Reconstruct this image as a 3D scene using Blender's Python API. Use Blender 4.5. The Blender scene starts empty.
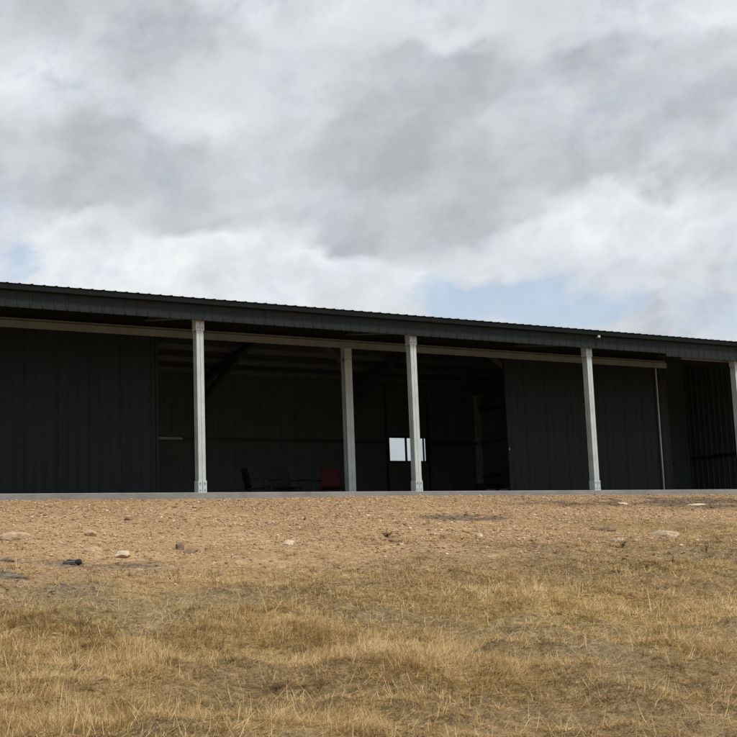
import bpy, math, random
import numpy as np
from mathutils import Vector, Matrix

SC = bpy.context.scene
COL = SC.collection
R = math.radians

# ------------------------------------------------------------------ camera
cam = bpy.data.cameras.new('camera')
cam.sensor_width = 36.0
cam.lens = 60.56
cam.clip_start = 0.1
cam.clip_end = 6000
camo = bpy.data.objects.new('camera', cam)
COL.objects.link(camo)
rv = Vector((0.856, -0.5157, -0.03638)).normalized()
fw = Vector((0.51492, 0.84421, 0.14884)).normalized()
uv = rv.cross(fw).normalized()
rv = fw.cross(uv).normalized()
CAM = Vector((-9.668, -22.151, -1.294))
camo.matrix_world = Matrix(((rv.x, uv.x, -fw.x, CAM.x), (rv.y, uv.y, -fw.y, CAM.y),
                            (rv.z, uv.z, -fw.z, CAM.z), (0, 0, 0, 1)))
SC.camera = camo

# ------------------------------------------------------------------ sky, sun, exposure
SUN_EL, SUN_AZ = R(62), R(160)      # azimuth measured clockwise from +Y
world = bpy.data.worlds.new('World')
SC.world = world
world.use_nodes = True
WT = world.node_tree
WT.nodes.clear()

class NT:
    """small wrapper to write node trees compactly"""
    def __init__(s, tree): s.t = tree
    def n(s, typ, **kw):
        nd = s.t.nodes.new(typ)
        for k, v in kw.items(): setattr(nd, k, v)
        return nd
    def l(s, a, b): s.t.links.new(a, b)
    def inp(s, nd, i, v):
        if hasattr(v, 'is_output') or isinstance(v, bpy.types.NodeSocket): s.l(v, nd.inputs[i])
        elif v is not None: nd.inputs[i].default_value = v
    def math(s, op, a, b=None, c=None, clamp=False):
        nd = s.n('ShaderNodeMath', operation=op, use_clamp=clamp)
        s.inp(nd, 0, a); s.inp(nd, 1, b)
        if c is not None: s.inp(nd, 2, c)
        return nd.outputs[0]
    def vmath(s, op, a, b=None):
        nd = s.n('ShaderNodeVectorMath', operation=op)
        s.inp(nd, 0, a); s.inp(nd, 1, b)
        return nd.outputs['Value'] if op in ('LENGTH', 'DISTANCE', 'DOT_PRODUCT') else nd.outputs['Vector']
    def noise(s, vec, scale, detail=4, rough=0.5, dist=0.0, col=False):
        nd = s.n('ShaderNodeTexNoise')
        if vec is not None: s.l(vec, nd.inputs['Vector'])
        nd.inputs['Scale'].default_value = scale
        nd.inputs['Detail'].default_value = detail
        nd.inputs['Roughness'].default_value = rough
        nd.inputs['Distortion'].default_value = dist
        return nd.outputs['Color' if col else 'Fac']
    def ramp(s, fac, stops, interp='LINEAR'):
        nd = s.n('ShaderNodeValToRGB')
        cr = nd.color_ramp; cr.interpolation = interp
        while len(cr.elements) < len(stops): cr.elements.new(0.5)
        for e, (p, c) in zip(cr.elements, stops):
            e.position = p; e.color = (*c, 1) if len(c) == 3 else c
        s.l(fac, nd.inputs[0])
        return nd.outputs[0]
    def mix(s, fac, a, b, mode='MIX'):
        nd = s.n('ShaderNodeMix', data_type='RGBA', blend_type=mode)
        s.inp(nd, 0, fac)
        for i, v in ((6, a), (7, b)):
            if isinstance(v, tuple): v = (*v, 1) if len(v) == 3 else v
            s.inp(nd, i, v)
        return nd.outputs[2]

def build_world():
    w = NT(WT)
    out = w.n('ShaderNodeOutputWorld')
    sky = w.n('ShaderNodeTexSky', sky_type='NISHITA')
    sky.sun_disc = False
    sky.sun_elevation = SUN_EL
    sky.sun_rotation = SUN_AZ
    sky.air_density = 1.0; sky.dust_density = 2.0; sky.ozone_density = 1.0
    bg_sky = w.n('ShaderNodeBackground'); bg_sky.inputs[1].default_value = 0.15
    w.l(sky.outputs[0], bg_sky.inputs[0])
    tc = w.n('ShaderNodeTexCoord')
    d = tc.outputs['Generated']
    # stretched coordinates: clouds near the horizon are seen flattened
    sx = w.n('ShaderNodeCombineXYZ')
    # wind-drawn: the streaks climb a little towards the right
    w.l(w.math('SUBTRACT', 0.0, w.math('MULTIPLY', w.vmath('DOT_PRODUCT', d, (0.857, -0.516, 0.0)), 0.22)), sx.inputs[2])
    sq = w.vmath('ADD', w.vmath('MULTIPLY', d, (1.0, 1.0, 1.5)), sx.outputs[0])
    warp = w.vmath('SUBTRACT', w.noise(sq, 6.0, 5, 0.5, col=True), (0.5, 0.5, 0.5))
    warp2 = w.vmath('SUBTRACT', w.noise(sq, 19.0, 5, 0.55, col=True), (0.5, 0.5, 0.5))
    dw = w.vmath('ADD', d, w.vmath('MULTIPLY', warp, (0.13, 0.13, 0.10)))
    dw = w.vmath('ADD', dw, w.vmath('MULTIPLY', warp2, (0.045, 0.045, 0.04)))
    sw = w.vmath('ADD', sq, w.vmath('MULTIPLY', warp2, (0.035, 0.035, 0.035)))
    def blob(c, rh, rz):
        a = w.vmath('MULTIPLY', w.vmath('SUBTRACT', dw, c), (1 / rh, 1 / rh, 1 / rz))
        q = w.vmath('DOT_PRODUCT', a, a)
        return w.math('POWER', 2.718, w.math('MULTIPLY', q, -1.0))
    def field(items, base):
        acc = base
        for c, rh, rz, amp in items:
            acc = w.math('ADD', acc, w.math('MULTIPLY', blob(c, rh, rz), amp * 0.85))
        return acc
    def cen(nz, amp): return w.math('MULTIPLY', w.math('SUBTRACT', nz, 0.5), amp)
    def soft(x, lo, hi):
        nd = w.n('ShaderNodeMapRange', interpolation_type='SMOOTHSTEP'); w.l(x, nd.inputs[0])
        nd.inputs[1].default_value = lo; nd.inputs[2].default_value = hi
        return nd.outputs[0]
    # medium heaps, ragged edges and a broad veil (noise values spread to about -0.5..0.5)
    puff = cen(w.noise(sw, 6.5, 9, 0.52), 2.6)
    heap = cen(w.noise(sw, 13.0, 8, 0.55), 2.4)
    curl = cen(w.noise(w.vmath('ADD', d, w.vmath('MULTIPLY', warp2, (0.02, 0.02, 0.02))), 34.0, 6, 0.55), 1.8)
    bias = field(CLOUDS, w.math('SUBTRACT', cen(w.noise(sq, 3.0, 6, 0.5), 0.8), 0.06))
    # low grey layer with ragged edges in front of brighter heaps
    g1 = w.math('SUBTRACT', w.math('ADD', w.math('MULTIPLY', puff, 0.34), w.math('MULTIPLY', heap, 0.24)), bias)
    g1 = w.math('ADD', g1, w.math('MULTIPLY', curl, 0.26))
    m1 = soft(g1, -0.20, 0.42)
    bright = w.math('ADD', 0.83, w.math('ADD', w.math('MULTIPLY', heap, 0.42), w.math('MULTIPLY', curl, 0.20)))
    grey = w.math('ADD', 0.45, w.math('ADD', w.math('MULTIPLY', heap, -0.26), w.math('MULTIPLY', puff, -0.25)))
    grey = w.math('ADD', grey, w.math('MULTIPLY', curl, 0.16))
    nd = w.n('ShaderNodeMix', data_type='FLOAT'); w.l(m1, nd.inputs[0]); w.l(bright, nd.inputs[2]); w.l(grey, nd.inputs[3])
    lum = nd.outputs[0]
    ccol = w.ramp(lum, [(0.0, (0.345, 0.358, 0.385)), (0.30, (0.445, 0.460, 0.487)), (0.55, (0.565, 0.590, 0.622)),
                        (0.78, (0.69, 0.715, 0.745)), (1.0, (0.85, 0.865, 0.875))])
    bg_c = w.n('ShaderNodeBackground'); bg_c.inputs[1].default_value = 1.0
    w.l(ccol, bg_c.inputs[0])
    hole = field(HOLES, w.math('MULTIPLY', w.math('SUBTRACT', w.noise(sw, 12.0, 8, 0.6), 0.5), 2.4))
    hole = w.math('MULTIPLY', w.math('SUBTRACT', hole, 0.16), 1.0, clamp=True)
    hole = w.math('MINIMUM', hole, 0.58)
    mx = w.n('ShaderNodeMixShader')
    w.l(hole, mx.inputs[0]); w.l(bg_c.outputs[0], mx.inputs[1]); w.l(bg_sky.outputs[0], mx.inputs[2])
    w.l(mx.outputs[0], out.inputs[0])

def sky_dir(px, py):
    """compass direction of a cloud, from azimuth/elevation read off the photograph"""
    v = fw + rv * ((px - 368.5) / 1239.8) - uv * ((py - 368.5) / 1239.8)
    return tuple(v.normalized())
CLOUDS = [(sky_dir(400, 140), 0.15, 0.045, -0.62), (sky_dir(520, 120), 0.10, 0.05, -0.40), (sky_dir(700, 120), 0.10, 0.06, -0.62),
          (sky_dir(620, 85), 0.08, 0.03, -0.35), (sky_dir(120, 35), 0.14, 0.025, -0.42), (sky_dir(60, 160), 0.10, 0.040, -0.46),
          (sky_dir(240, 195), 0.14, 0.022, -0.50), (sky_dir(420, 215), 0.10, 0.022, -0.40), (sky_dir(735, 185), 0.03, 0.025, -0.55),
          (sky_dir(370, 60), 0.06, 0.02, -0.22), (sky_dir(370, 245), 0.05, 0.014, -0.40),
          (sky_dir(160, 258), 0.13, 0.030, 0.85), (sky_dir(260, 275), 0.08, 0.02, 0.5), (sky_dir(300, 18), 0.06, 0.022, 0.55),
          (sky_dir(440, 42), 0.07, 0.018, 0.50), (sky_dir(640, 205), 0.09, 0.028, 0.85), (sky_dir(560, 215), 0.05, 0.02, 0.4),
          (sky_dir(25, 80), 0.05, 0.025, 0.40), (sky_dir(190, 98), 0.035, 0.022, 0.45), (sky_dir(380, 290), 0.07, 0.016, 0.55),
          (sky_dir(600, 290), 0.10, 0.02, 0.25), (sky_dir(690, 10), 0.07, 0.018, 0.4)]
HOLES = [(sky_dir(4, 250), 0.028, 0.028, 1.1), (sky_dir(95, 98), 0.035, 0.010, 0.42),
         (sky_dir(480, 306), 0.10, 0.016, 0.75), (sky_dir(610, 318), 0.07, 0.016, 0.52),
         (sky_dir(540, 280), 0.13, 0.030, 0.30), (sky_dir(720, 310), 0.08, 0.03, 0.36),
         (sky_dir(640, 110), 0.10, 0.03, 0.12)]
build_world()

sun = bpy.data.lights.new('sun', 'SUN')
sun.energy = 3.6
sun.angle = R(10)
sun.color = (1.0, 0.965, 0.91)
suno = bpy.data.objects.new('sun', sun)
COL.objects.link(suno)
sd = Vector((math.sin(SUN_AZ) * math.cos(SUN_EL), math.cos(SUN_AZ) * math.cos(SUN_EL), math.sin(SUN_EL)))
suno.rotation_euler = sd.to_track_quat('Z', 'Y').to_euler()
suno.location = (0, 0, 40)

vs = SC.view_settings
vs.view_transform = 'Standard'
vs.look = 'None'
vs.exposure = 0.12
vs.gamma = 1.0
vs.use_curve_mapping = False

# ------------------------------------------------------------------ materials
def new_mat(name):
    m = bpy.data.materials.new(name)
    m.use_nodes = True
    t = NT(m.node_tree)
    return m, t, m.node_tree.nodes['Principled BSDF']

def mat_metal_paint(name, col, rough=0.5, var=0.25, spec=0.4):
    m, t, b = new_mat(name)
    co = t.n('ShaderNodeTexCoord').outputs['Object']
    a = t.noise(co, 1.3, 5, 0.6)
    st = t.noise(t.vmath('MULTIPLY', co, (9.0, 9.0, 0.6)), 1.0, 4, 0.6)
    f = t.math('ADD', t.math('MULTIPLY', a, 0.5), t.math('MULTIPLY', st, 0.5))
    c = t.ramp(f, [(0.3, tuple(x * (1 - var) for x in col)), (0.7, tuple(min(1, x * (1 + var)) for x in col))])
    t.l(c, b.inputs['Base Color'])
    t.l(t.math('ADD', rough - 0.1, t.math('MULTIPLY', a, 0.2)), b.inputs['Roughness'])
    b.inputs['Specular IOR Level'].default_value = spec
    bp = t.n('ShaderNodeBump'); bp.inputs['Strength'].default_value = 0.35; bp.inputs['Distance'].default_value = 0.03
    t.l(t.noise(t.vmath('MULTIPLY', co, (2.2, 2.2, 0.9)), 1.6, 4, 0.5), bp.inputs['Height']); t.l(bp.outputs[0], b.inputs['Normal'])
    return m

def mat_galv(name, col=(0.49, 0.535, 0.53), metal=0.25):
    m, t, b = new_mat(name)
    co = t.n('ShaderNodeTexCoord').outputs['Object']
    v = t.n('ShaderNodeTexVoronoi'); v.inputs['Scale'].default_value = 55
    t.l(co, v.inputs['Vector'])
    a = t.noise(co, 2.2, 5, 0.6)
    f = t.math('ADD', t.math('MULTIPLY', a, 0.75), t.math('MULTIPLY', v.outputs['Color'], 0.25))
    c = t.ramp(f, [(0.25, tuple(x * 0.78 for x in col)), (0.75, tuple(x * 1.18 for x in col))])
    t.l(c, b.inputs['Base Color'])
    b.inputs['Metallic'].default_value = metal
    t.l(t.math('ADD', 0.42, t.math('MULTIPLY', a, 0.25)), b.inputs['Roughness'])
    return m

def mat_simple(name, col, rough=0.6, var=0.2, scale=12.0, metal=0.0):
    m, t, b = new_mat(name)
    co = t.n('ShaderNodeTexCoord').outputs['Object']
    a = t.noise(co, scale, 5, 0.6)
    c = t.ramp(a, [(0.3, tuple(x * (1 - var) for x in col)), (0.7, tuple(min(1, x * (1 + var)) for x in col))])
    t.l(c, b.inputs['Base Color'])
    b.inputs['Roughness'].default_value = rough
    b.inputs['Metallic'].default_value = metal
    return m

CLAD = mat_metal_paint('dark_cladding', (0.016, 0.0195, 0.0200), 0.55, 0.22, 0.15)
DOORM = mat_metal_paint('dark_door_cladding', (0.0155, 0.0188, 0.0202), 0.6, 0.2, 0.16)
FASC = mat_metal_paint('dark_fascia_steel', (0.0185, 0.0225, 0.0240), 0.55, 0.18, 0.14)
TRIMD = mat_metal_paint('black_trim', (0.011, 0.013, 0.013), 0.65, 0.2, 0.06)
ROOFM = mat_metal_paint('dark_roof_steel', (0.014, 0.017, 0.017), 0.65, 0.25, 0.06)
UNDER = mat_metal_paint('roof_back_coat', (0.13, 0.14, 0.135), 0.7, 0.2, 0.2)
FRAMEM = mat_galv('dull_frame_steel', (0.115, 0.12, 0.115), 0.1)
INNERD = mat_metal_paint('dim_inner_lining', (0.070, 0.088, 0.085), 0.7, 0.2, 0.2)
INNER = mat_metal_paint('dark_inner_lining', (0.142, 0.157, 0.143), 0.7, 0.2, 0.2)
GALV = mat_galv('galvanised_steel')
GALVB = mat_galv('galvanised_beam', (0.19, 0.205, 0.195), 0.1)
GALVD = mat_galv('dark_galvanised', (0.06, 0.066, 0.062), 0.1)  # much darker copy of the galvanised steel
GALVL = mat_galv('bright_galvanised', (0.55, 0.59, 0.59), 0.1)
PURL = mat_galv('grey_galvanised', (0.20, 0.215, 0.21), 0.1)  # galvanised steel in a darker grey
BOLT = mat_simple('dull_bolt_steel', (0.24, 0.25, 0.25), 0.5, 0.2, 40, 0.3)
CONC = None

def mat_concrete():
    m, t, b = new_mat('concrete')
    co = t.n('ShaderNodeTexCoord').outputs['Object']
    a = t.noise(co, 1.1, 6, 0.65)
    st = t.noise(t.vmath('MULTIPLY', co, (3.0, 3.0, 14.0)), 1.5, 5, 0.6)
    sp = t.noise(co, 60, 3, 0.6)
    f = t.math('ADD', t.math('ADD', t.math('MULTIPLY', a, 0.5), t.math('MULTIPLY', st, 0.3)), t.math('MULTIPLY', sp, 0.2))
    c = t.ramp(f, [(0.3, (0.11, 0.108, 0.10)), (0.5, (0.205, 0.204, 0.192)), (0.72, (0.30, 0.295, 0.275))])
    t.l(c, b.inputs['Base Color']); b.inputs['Roughness'].default_value = 0.85
    bp = t.n('ShaderNodeBump'); bp.inputs['Strength'].default_value = 0.3; bp.inputs['Distance'].default_value = 0.01
    t.l(sp, bp.inputs['Height']); t.l(bp.outputs[0], b.inputs['Normal'])
    return m
CONC = mat_concrete()

def mat_glass():
    m, t, b = new_mat('window_glass')
    out = m.node_tree.nodes['Material Output']
    tr = t.n('ShaderNodeBsdfTransparent'); tr.inputs[0].default_value = (0.86, 0.9, 0.9, 1)
    gl = t.n('ShaderNodeBsdfGlossy'); gl.inputs['Roughness'].default_value = 0.03
    fr = t.n('ShaderNodeFresnel'); fr.inputs[0].default_value = 1.45
    mx = t.n('ShaderNodeMixShader')
    t.l(fr.outputs[0], mx.inputs[0]); t.l(tr.outputs[0], mx.inputs[1]); t.l(gl.outputs[0], mx.inputs[2])
    t.l(mx.outputs[0], out.inputs['Surface'])
    return m
GLASS = mat_glass()

# ------------------------------------------------------------------ mesh helpers
class MB:
    def __init__(s): s.v = []; s.f = []
    def add(s, vs, fs):
        o = len(s.v); s.v += [tuple(p) for p in vs]; s.f += [tuple(i + o for i in f) for f in fs]
        return s
    def box(s, x0, x1, y0, y1, z0, z1):
        v = [(x0, y0, z0), (x1, y0, z0), (x1, y1, z0), (x0, y1, z0), (x0, y0, z1), (x1, y0, z1), (x1, y1, z1), (x0, y1, z1)]
        return s.add(v, [(0, 3, 2, 1), (4, 5, 6, 7), (0, 1, 5, 4), (1, 2, 6, 5), (2, 3, 7, 6), (3, 0, 4, 7)])
    def prism(s, prof, p0, p1, U, V):
        """extrude the closed profile (list of (a,b)) from p0 to p1; a runs along U, b along V"""
        p0, p1, U, V = Vector(p0), Vector(p1), Vector(U), Vector(V)
        n = len(prof)
        a = [p0 + U * q[0] + V * q[1] for q in prof] + [p1 + U * q[0] + V * q[1] for q in prof]
        fs = [(i, (i + 1) % n, n + (i + 1) % n, n + i) for i in range(n)]
        fs += [tuple(range(n - 1, -1, -1)), tuple(range(n, 2 * n))]
        return s.add(a, fs)
    def bar(s, p0, p1, w, h, up=(0, 0, 1)):
        p0, p1 = Vector(p0), Vector(p1)
        W = (p1 - p0).normalized(); U = W.cross(Vector(up))
        if U.length < 1e-4: U = W.cross(Vector((1, 0, 0)))
        U.normalize(); V = U.cross(W)
        return s.prism([(-w / 2, -h / 2), (w / 2, -h / 2), (w / 2, h / 2), (-w / 2, h / 2)], p0, p1, U, V)
    def tube(s, pts, r, n=8):
        pts = [Vector(p) for p in pts]
        o = len(s.v); m = len(pts)
        for i, p in enumerate(pts):
            t = (pts[min(i + 1, m - 1)] - pts[max(i - 1, 0)]).normalized()
            a = t.cross(Vector((0.3, 0.2, 1)))
            if a.length < 1e-3: a = t.cross(Vector((1, 0, 0)))
            a.normalize(); b = t.cross(a)
            rr = r[i] if isinstance(r, (list, tuple)) else r
            for k in range(n):
                an = 2 * math.pi * k / n
                s.v.append(tuple(p + a * (rr * math.cos(an)) + b * (rr * math.sin(an))))
        for i in range(m - 1):
            for k in range(n):
                s.f.append((o + i * n + k, o + i * n + (k + 1) % n, o + (i + 1) * n + (k + 1) % n, o + (i + 1) * n + k))
        s.f.append(tuple(o + k for k in range(n - 1, -1, -1)))
        s.f.append(tuple(o + (m - 1) * n + k for k in range(n)))
        return s
    def cyl(s, p0, p1, r, n=12): return s.tube([p0, p1], r, n)
    def build(s, name, mat, parent=None, smooth=False, bevel=0):
        me = bpy.data.meshes.new(name)
        me.from_pydata(s.v, [], s.f); me.validate(); me.update()
        if mat: me.materials.append(mat)
        o = bpy.data.objects.new(name, me); COL.objects.link(o)
        if parent: o.parent = parent
        if smooth: me.shade_smooth()
        if bevel:
            b = o.modifiers.new('bevel', 'BEVEL'); b.width = bevel; b.segments = 2; b.limit_method = 'ANGLE'
        return o

def tag(o, label=None, cat=None, group=None, kind=None):
    for k, v in (('label', label), ('category', cat), ('group', group), ('kind', kind)):
        if v: o[k] = v
    return o

def thing(name, label, cat, loc=(0, 0, 0), rz=0, group=None):
    o = bpy.data.objects.new(name, None); COL.objects.link(o)
    o.empty_display_size = 0.3
    o.location = loc; o.rotation_euler = (0, 0, rz)
    return tag(o, label, cat, group)

def copy_tree(o, parent=None):
    c = o.copy(); COL.objects.link(c)
    if parent:
        c.parent = parent
    for ch in list(o.children): copy_tree(ch, c)
    return c

def c_prof(d, b, lip, t):
    """open C section: web on a=0, flanges towards +a, depth along b from 0 to d"""
    return [(0, 0), (b, 0), (b, lip), (b - t, lip), (b - t, t), (t, t), (t, d - t), (b - t, d - t), (b - t, d - lip), (b, d - lip), (b, d), (0, d)]

# ------------------------------------------------------------------ terrain
rng = np.random.default_rng(7)
def hash2(ix, iy, seed):
    h = (ix.astype(np.int64) * 374761393 + iy.astype(np.int64) * 668265263 + seed * 982451653) & 0xffffffff
    h = ((h ^ (h >> 13)) * 1274126177) & 0xffffffff
    return ((h ^ (h >> 16)) & 0xffff) / 65535.0
def vnoise(x, y, seed=0):
    ix = np.floor(x); iy = np.floor(y); fx = x - ix; fy = y - iy
    fx = fx * fx * (3 - 2 * fx); fy = fy * fy * (3 - 2 * fy)
    a = hash2(ix, iy, seed); b = hash2(ix + 1, iy, seed); c = hash2(ix, iy + 1, seed); d = hash2(ix + 1, iy + 1, seed)
    return (a * (1 - fx) + b * fx) * (1 - fy) + (c * (1 - fx) + d * fx) * fy
def fbm(x, y, seed=0, oct=4, g=0.5):
    s = 0; a = 1; tot = 0
    for i in range(oct):
        s = s + a * vnoise(x * 2 ** i + 17.3 * i, y * 2 ** i - 9.1 * i, seed + i); tot += a; a *= g
    return s / tot
def sstep(a, b, x):
    t = np.clip((x - a) / (b - a), 0, 1); return t * t * (3 - 2 * t)
AR = np.asarray
def base_h(x, y):
    x = AR(x, float); y = AR(y, float)
    t = np.maximum(-0.3 - y, 0)
    front = -0.105 - 0.1236 * np.minimum(t, 30) - 0.02 * np.clip(t - 30, 0, 60)
    back = -0.16 - 0.10 * np.clip(y - 12.5, 0, 40)
    z = np.where(y < -0.3, front, back)
    side = np.clip(np.maximum(-11 - x, x - 26), 0, 40)
    return z - side * 0.02 * (y > -0.3)
def blob2(x, y, cx, cy, rx, ry, rot=0.0):
    dx = x - cx; dy = y - cy
    c, s = math.cos(rot), math.sin(rot)
    u = (dx * c + dy * s) / rx; v = (-dx * s + dy * c) / ry
    return np.exp(-(u * u + v * v))
VR = R(-31)      # the photograph looks 31 degrees to the right of +Y
def gravel_mask(x, y):
    """1 where the built-up gravel pad shows, 0 in the grass"""
    x = AR(x, float); y = AR(y, float)
    edge = -10.6 + 0.09 * (x + 6) + 1.6 * (fbm(x * 0.35, y * 0.35, 3) - 0.5) * 2 + 0.7 * (fbm(x * 1.7, y * 1.7, 5) - 0.5) * 2
    m = sstep(-2.0, 1.5, y - edge + 0.9 * (fbm(x * 3.1, y * 3.1, 6) - 0.5))
    m = m * (1 - 0.95 * np.clip(blob2(x, y, 5.6, -8.2, 2.1, 1.5, VR) * 1.6, 0, 1))
    m = np.maximum(m, 0.9 * blob2(x, y, -6.6, -10.3, 1.1, 1.0, VR))
    return m
def bare_mask(x, y):
    """thin, grey-green, trampled patches in the grass"""
    x = AR(x, float); y = AR(y, float)
    wob = 0.75 + 0.9 * fbm(x * 1.3, y * 1.3, 21)
    b = (1.3 * blob2(x, y, -6.1, -12.3, 0.85, 1.5, VR) + 0.9 * blob2(x, y, -0.2, -10.8, 2.4, 0.7, VR)
         + 0.85 * blob2(x, y, -3.75, -15.4, 0.75, 0.42, VR) + 0.5 * blob2(x, y, -3.0, -14.0, 0.6, 0.5, VR)
         + 0.5 * blob2(x, y, 2.0, -10.9, 0.9, 0.6, VR) + 0.7 * blob2(x, y, -4.5, -13.4, 0.3, 0.5, VR))
    return np.clip(b * wob, 0, 1)
def gold_mask(x, y):
    """taller golden tufts"""
    x = AR(x, float); y = AR(y, float)
    b = (blob2(x, y, -7.35, -13.7, 0.65, 0.7, VR) + blob2(x, y, -5.45, -13.5, 0.4, 0.75, VR)
         + 0.8 * blob2(x, y, -3.3, -13.0, 0.9, 0.5, VR) + blob2(x, y, 5.2, -8.6, 1.7, 1.0, VR)
         + 0.8 * blob2(x, y, -4.9, -10.6, 0.45, 0.35, VR) + 0.7 * blob2(x, y, -2.1, -13.9, 0.8, 0.6, VR)
         + 0.6 * blob2(x, y, -7.6, -15.4, 0.6, 0.8, VR) + 0.8 * blob2(x, y, -5.0, -15.9, 0.45, 0.4, VR)
         + 0.8 * blob2(x, y, 0.5, -12.0, 0.8, 0.5, VR) + 0.6 * blob2(x, y, -3.3, -10.9, 0.4, 0.3, VR))
    n = fbm(x * 0.9 + 4, y * 0.9, 31)
    return np.clip(b * (0.6 + 0.7 * n) + 0.9 * sstep(0.56, 0.75, n), 0, 1)
def dark_mask(x, y):
    """grey crushed rock and the burnt corner"""
    x = AR(x, float); y = AR(y, float)
    wob = 0.25 + 0.9 * sstep(0.38, 0.66, fbm(x * 2.6, y * 2.6, 41, 5)) + 0.3 * fbm(x * 0.9, y * 0.9, 42)
    b = (1.5 * blob2(x, y, 10.2, -3.2, 3.0, 1.3, R(-3)) + 1.7 * blob2(x, y, 2.3, -5.4, 0.65, 0.42, VR)
         + 0.7 * blob2(x, y, 6.5, -3.0, 1.6, 0.5, 0) + 0.78 * blob2(x, y, -6.4, -10.4, 0.9, 1.4, VR)
         + 0.25 * blob2(x, y, -6.2, -12.0, 0.9, 1.2, VR) + 0.6 * blob2(x, y, -4.9, -9.9, 0.6, 0.5, VR) + 0.45 * blob2(x, y, -0.3, -9.3, 2.2, 0.6, VR))
    return np.clip(b * wob, 0, 1)
def relief(x, y):
    x = AR(x, float); y = AR(y, float)
    g = gravel_mask(x, y)
    r = 0.16 * (fbm(x * 0.22, y * 0.22, 11, 3) - 0.5)
    r = r + (1 - g) * (0.36 * (fbm(x * 0.9, y * 0.9, 12, 4) - 0.5) + 0.10 * (fbm(x * 4, y * 4, 13, 3) - 0.5))
    r = r + g * (0.05 * (fbm(x * 2.0, y * 2.0, 14, 4) - 0.5) + 0.045 * (fbm(x * 6, y * 6, 15, 3) - 0.5))
    r = r + 0.05 * dark_mask(x, y) * (fbm(x * 6, y * 6, 16, 3) - 0.35) * (y < -6)
    near = sstep(0.25, 2.0, -0.3 - y)
    r = r * np.clip(near + 0.3, 0, 1)
    return np.where(y > -0.3, 0.0, r)
def ground_h(x, y): return base_h(x, y) + relief(x, y)

def mat_ground():
    m, t, b = new_mat('dry_ground')
    geo = t.n('ShaderNodeNewGeometry').outputs['Position']
    def att(n):
        a = t.n('ShaderNodeAttribute'); a.attribute_name = n; return a.outputs['Fac']
    g, dk, br, gd = att('gravel_cover'), att('dark_stone'), att('bare'), att('gold')
    n1 = t.noise(geo, 0.7, 6, 0.6); n2 = t.noise(geo, 6.0, 5, 0.65); n3 = t.noise(geo, 38.0, 3, 0.7)
    vo = t.n('ShaderNodeTexVoronoi'); vo.inputs['Scale'].default_value = 26; t.l(geo, vo.inputs['Vector'])
    vcol = t.n('ShaderNodeSeparateColor'); t.l(vo.outputs['Color'], vcol.inputs[0])
    f = t.math('ADD', t.math('MULTIPLY', n2, 0.45), t.math('ADD', t.math('MULTIPLY', n3, 0.3), t.math('MULTIPLY', vcol.outputs[0], 0.25)))
    grav = t.ramp(f, [(0.25, (0.15, 0.092, 0.048)), (0.42, (0.29, 0.187, 0.100)), (0.60, (0.38, 0.256, 0.144)), (0.78, (0.52, 0.385, 0.245))])
    tint = t.ramp(n1, [(0.35, (0.80, 0.76, 0.70)), (0.65, (1.0, 1.0, 1.0))])
    grav = t.mix(1.0, grav, tint, 'MULTIPLY')
    soil = t.ramp(f, [(0.25, (0.075, 0.052, 0.027)), (0.5, (0.165, 0.115, 0.058)), (0.75, (0.29, 0.21, 0.11))])
    bare = t.ramp(f, [(0.25, (0.085, 0.068, 0.036)), (0.5, (0.17, 0.130, 0.070)), (0.75, (0.27, 0.205, 0.115))])
    gold = t.ramp(f, [(0.25, (0.18, 0.12, 0.045)), (0.5, (0.30, 0.21, 0.08)), (0.75, (0.40, 0.29, 0.12))])
    dark = t.ramp(f, [(0.25, (0.055, 0.045, 0.032)), (0.5, (0.125, 0.102, 0.074)), (0.75, (0.23, 0.188, 0.135))])
    c = t.mix(br, soil, bare)
    c = t.mix(t.math('MULTIPLY', gd, 0.8), c, gold)
    gm = t.math('ADD', g, t.math('MULTIPLY', t.math('SUBTRACT', n2, 0.5), 0.9), clamp=True)
    c = t.mix(gm, c, grav)
    dm = t.math('MULTIPLY', t.math('ADD', dk, t.math('MULTIPLY', t.math('SUBTRACT', n2, 0.5), 2.0), clamp=True), t.math('ADD', t.math('MULTIPLY', dk, 0.8), 0.0))
    dm = t.math('MULTIPLY', dm, 1.9, clamp=True)
    c = t.mix(dm, c, dark)
    t.l(c, b.inputs['Base Color']); b.inputs['Roughness'].default_value = 0.95
    b.inputs['Specular IOR Level'].default_value = 0.15
    bp = t.n('ShaderNodeBump'); bp.inputs['Strength'].default_value = 0.9; bp.inputs['Distance'].default_value = 0.04
    t.l(f, bp.inputs['Height']); t.l(bp.outputs[0], b.inputs['Normal'])
    return m

def axis_coords(lo, hi, step, far):
    a = list(np.arange(lo, hi + step / 2, step))
    s = step; left = [lo]; right = [a[-1]]
    while left[-1] > -far: s *= 1.35; left.append(left[-1] - s)
    s = step
    while right[-1] < far: s *= 1.35; right.append(right[-1] + s)
    return np.array(left[:0:-1] + a + right[1:])

def grid_mesh(name, xs, ys, zf, mat, atts):
    X, Y = np.meshgrid(xs, ys)
    Z = zf(X, Y)
    n, m = len(xs), len(ys)
    co = np.stack([X, Y, Z], -1).reshape(-1, 3)
    idx = np.arange(n * m).reshape(m, n)
    q = np.stack([idx[:-1, :-1], idx[:-1, 1:], idx[1:, 1:], idx[1:, :-1]], -1).reshape(-1, 4)
    me = mesh_from_np(name, co, q)
    for k, fn in atts.items():
        a = me.attributes.new(k, 'FLOAT', 'POINT')
        a.data.foreach_set('value', fn(X, Y).astype(np.float32).ravel())
    me.materials.append(mat); me.shade_smooth()
    o = bpy.data.objects.new(name, me); COL.objects.link(o)
    return o

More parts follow.
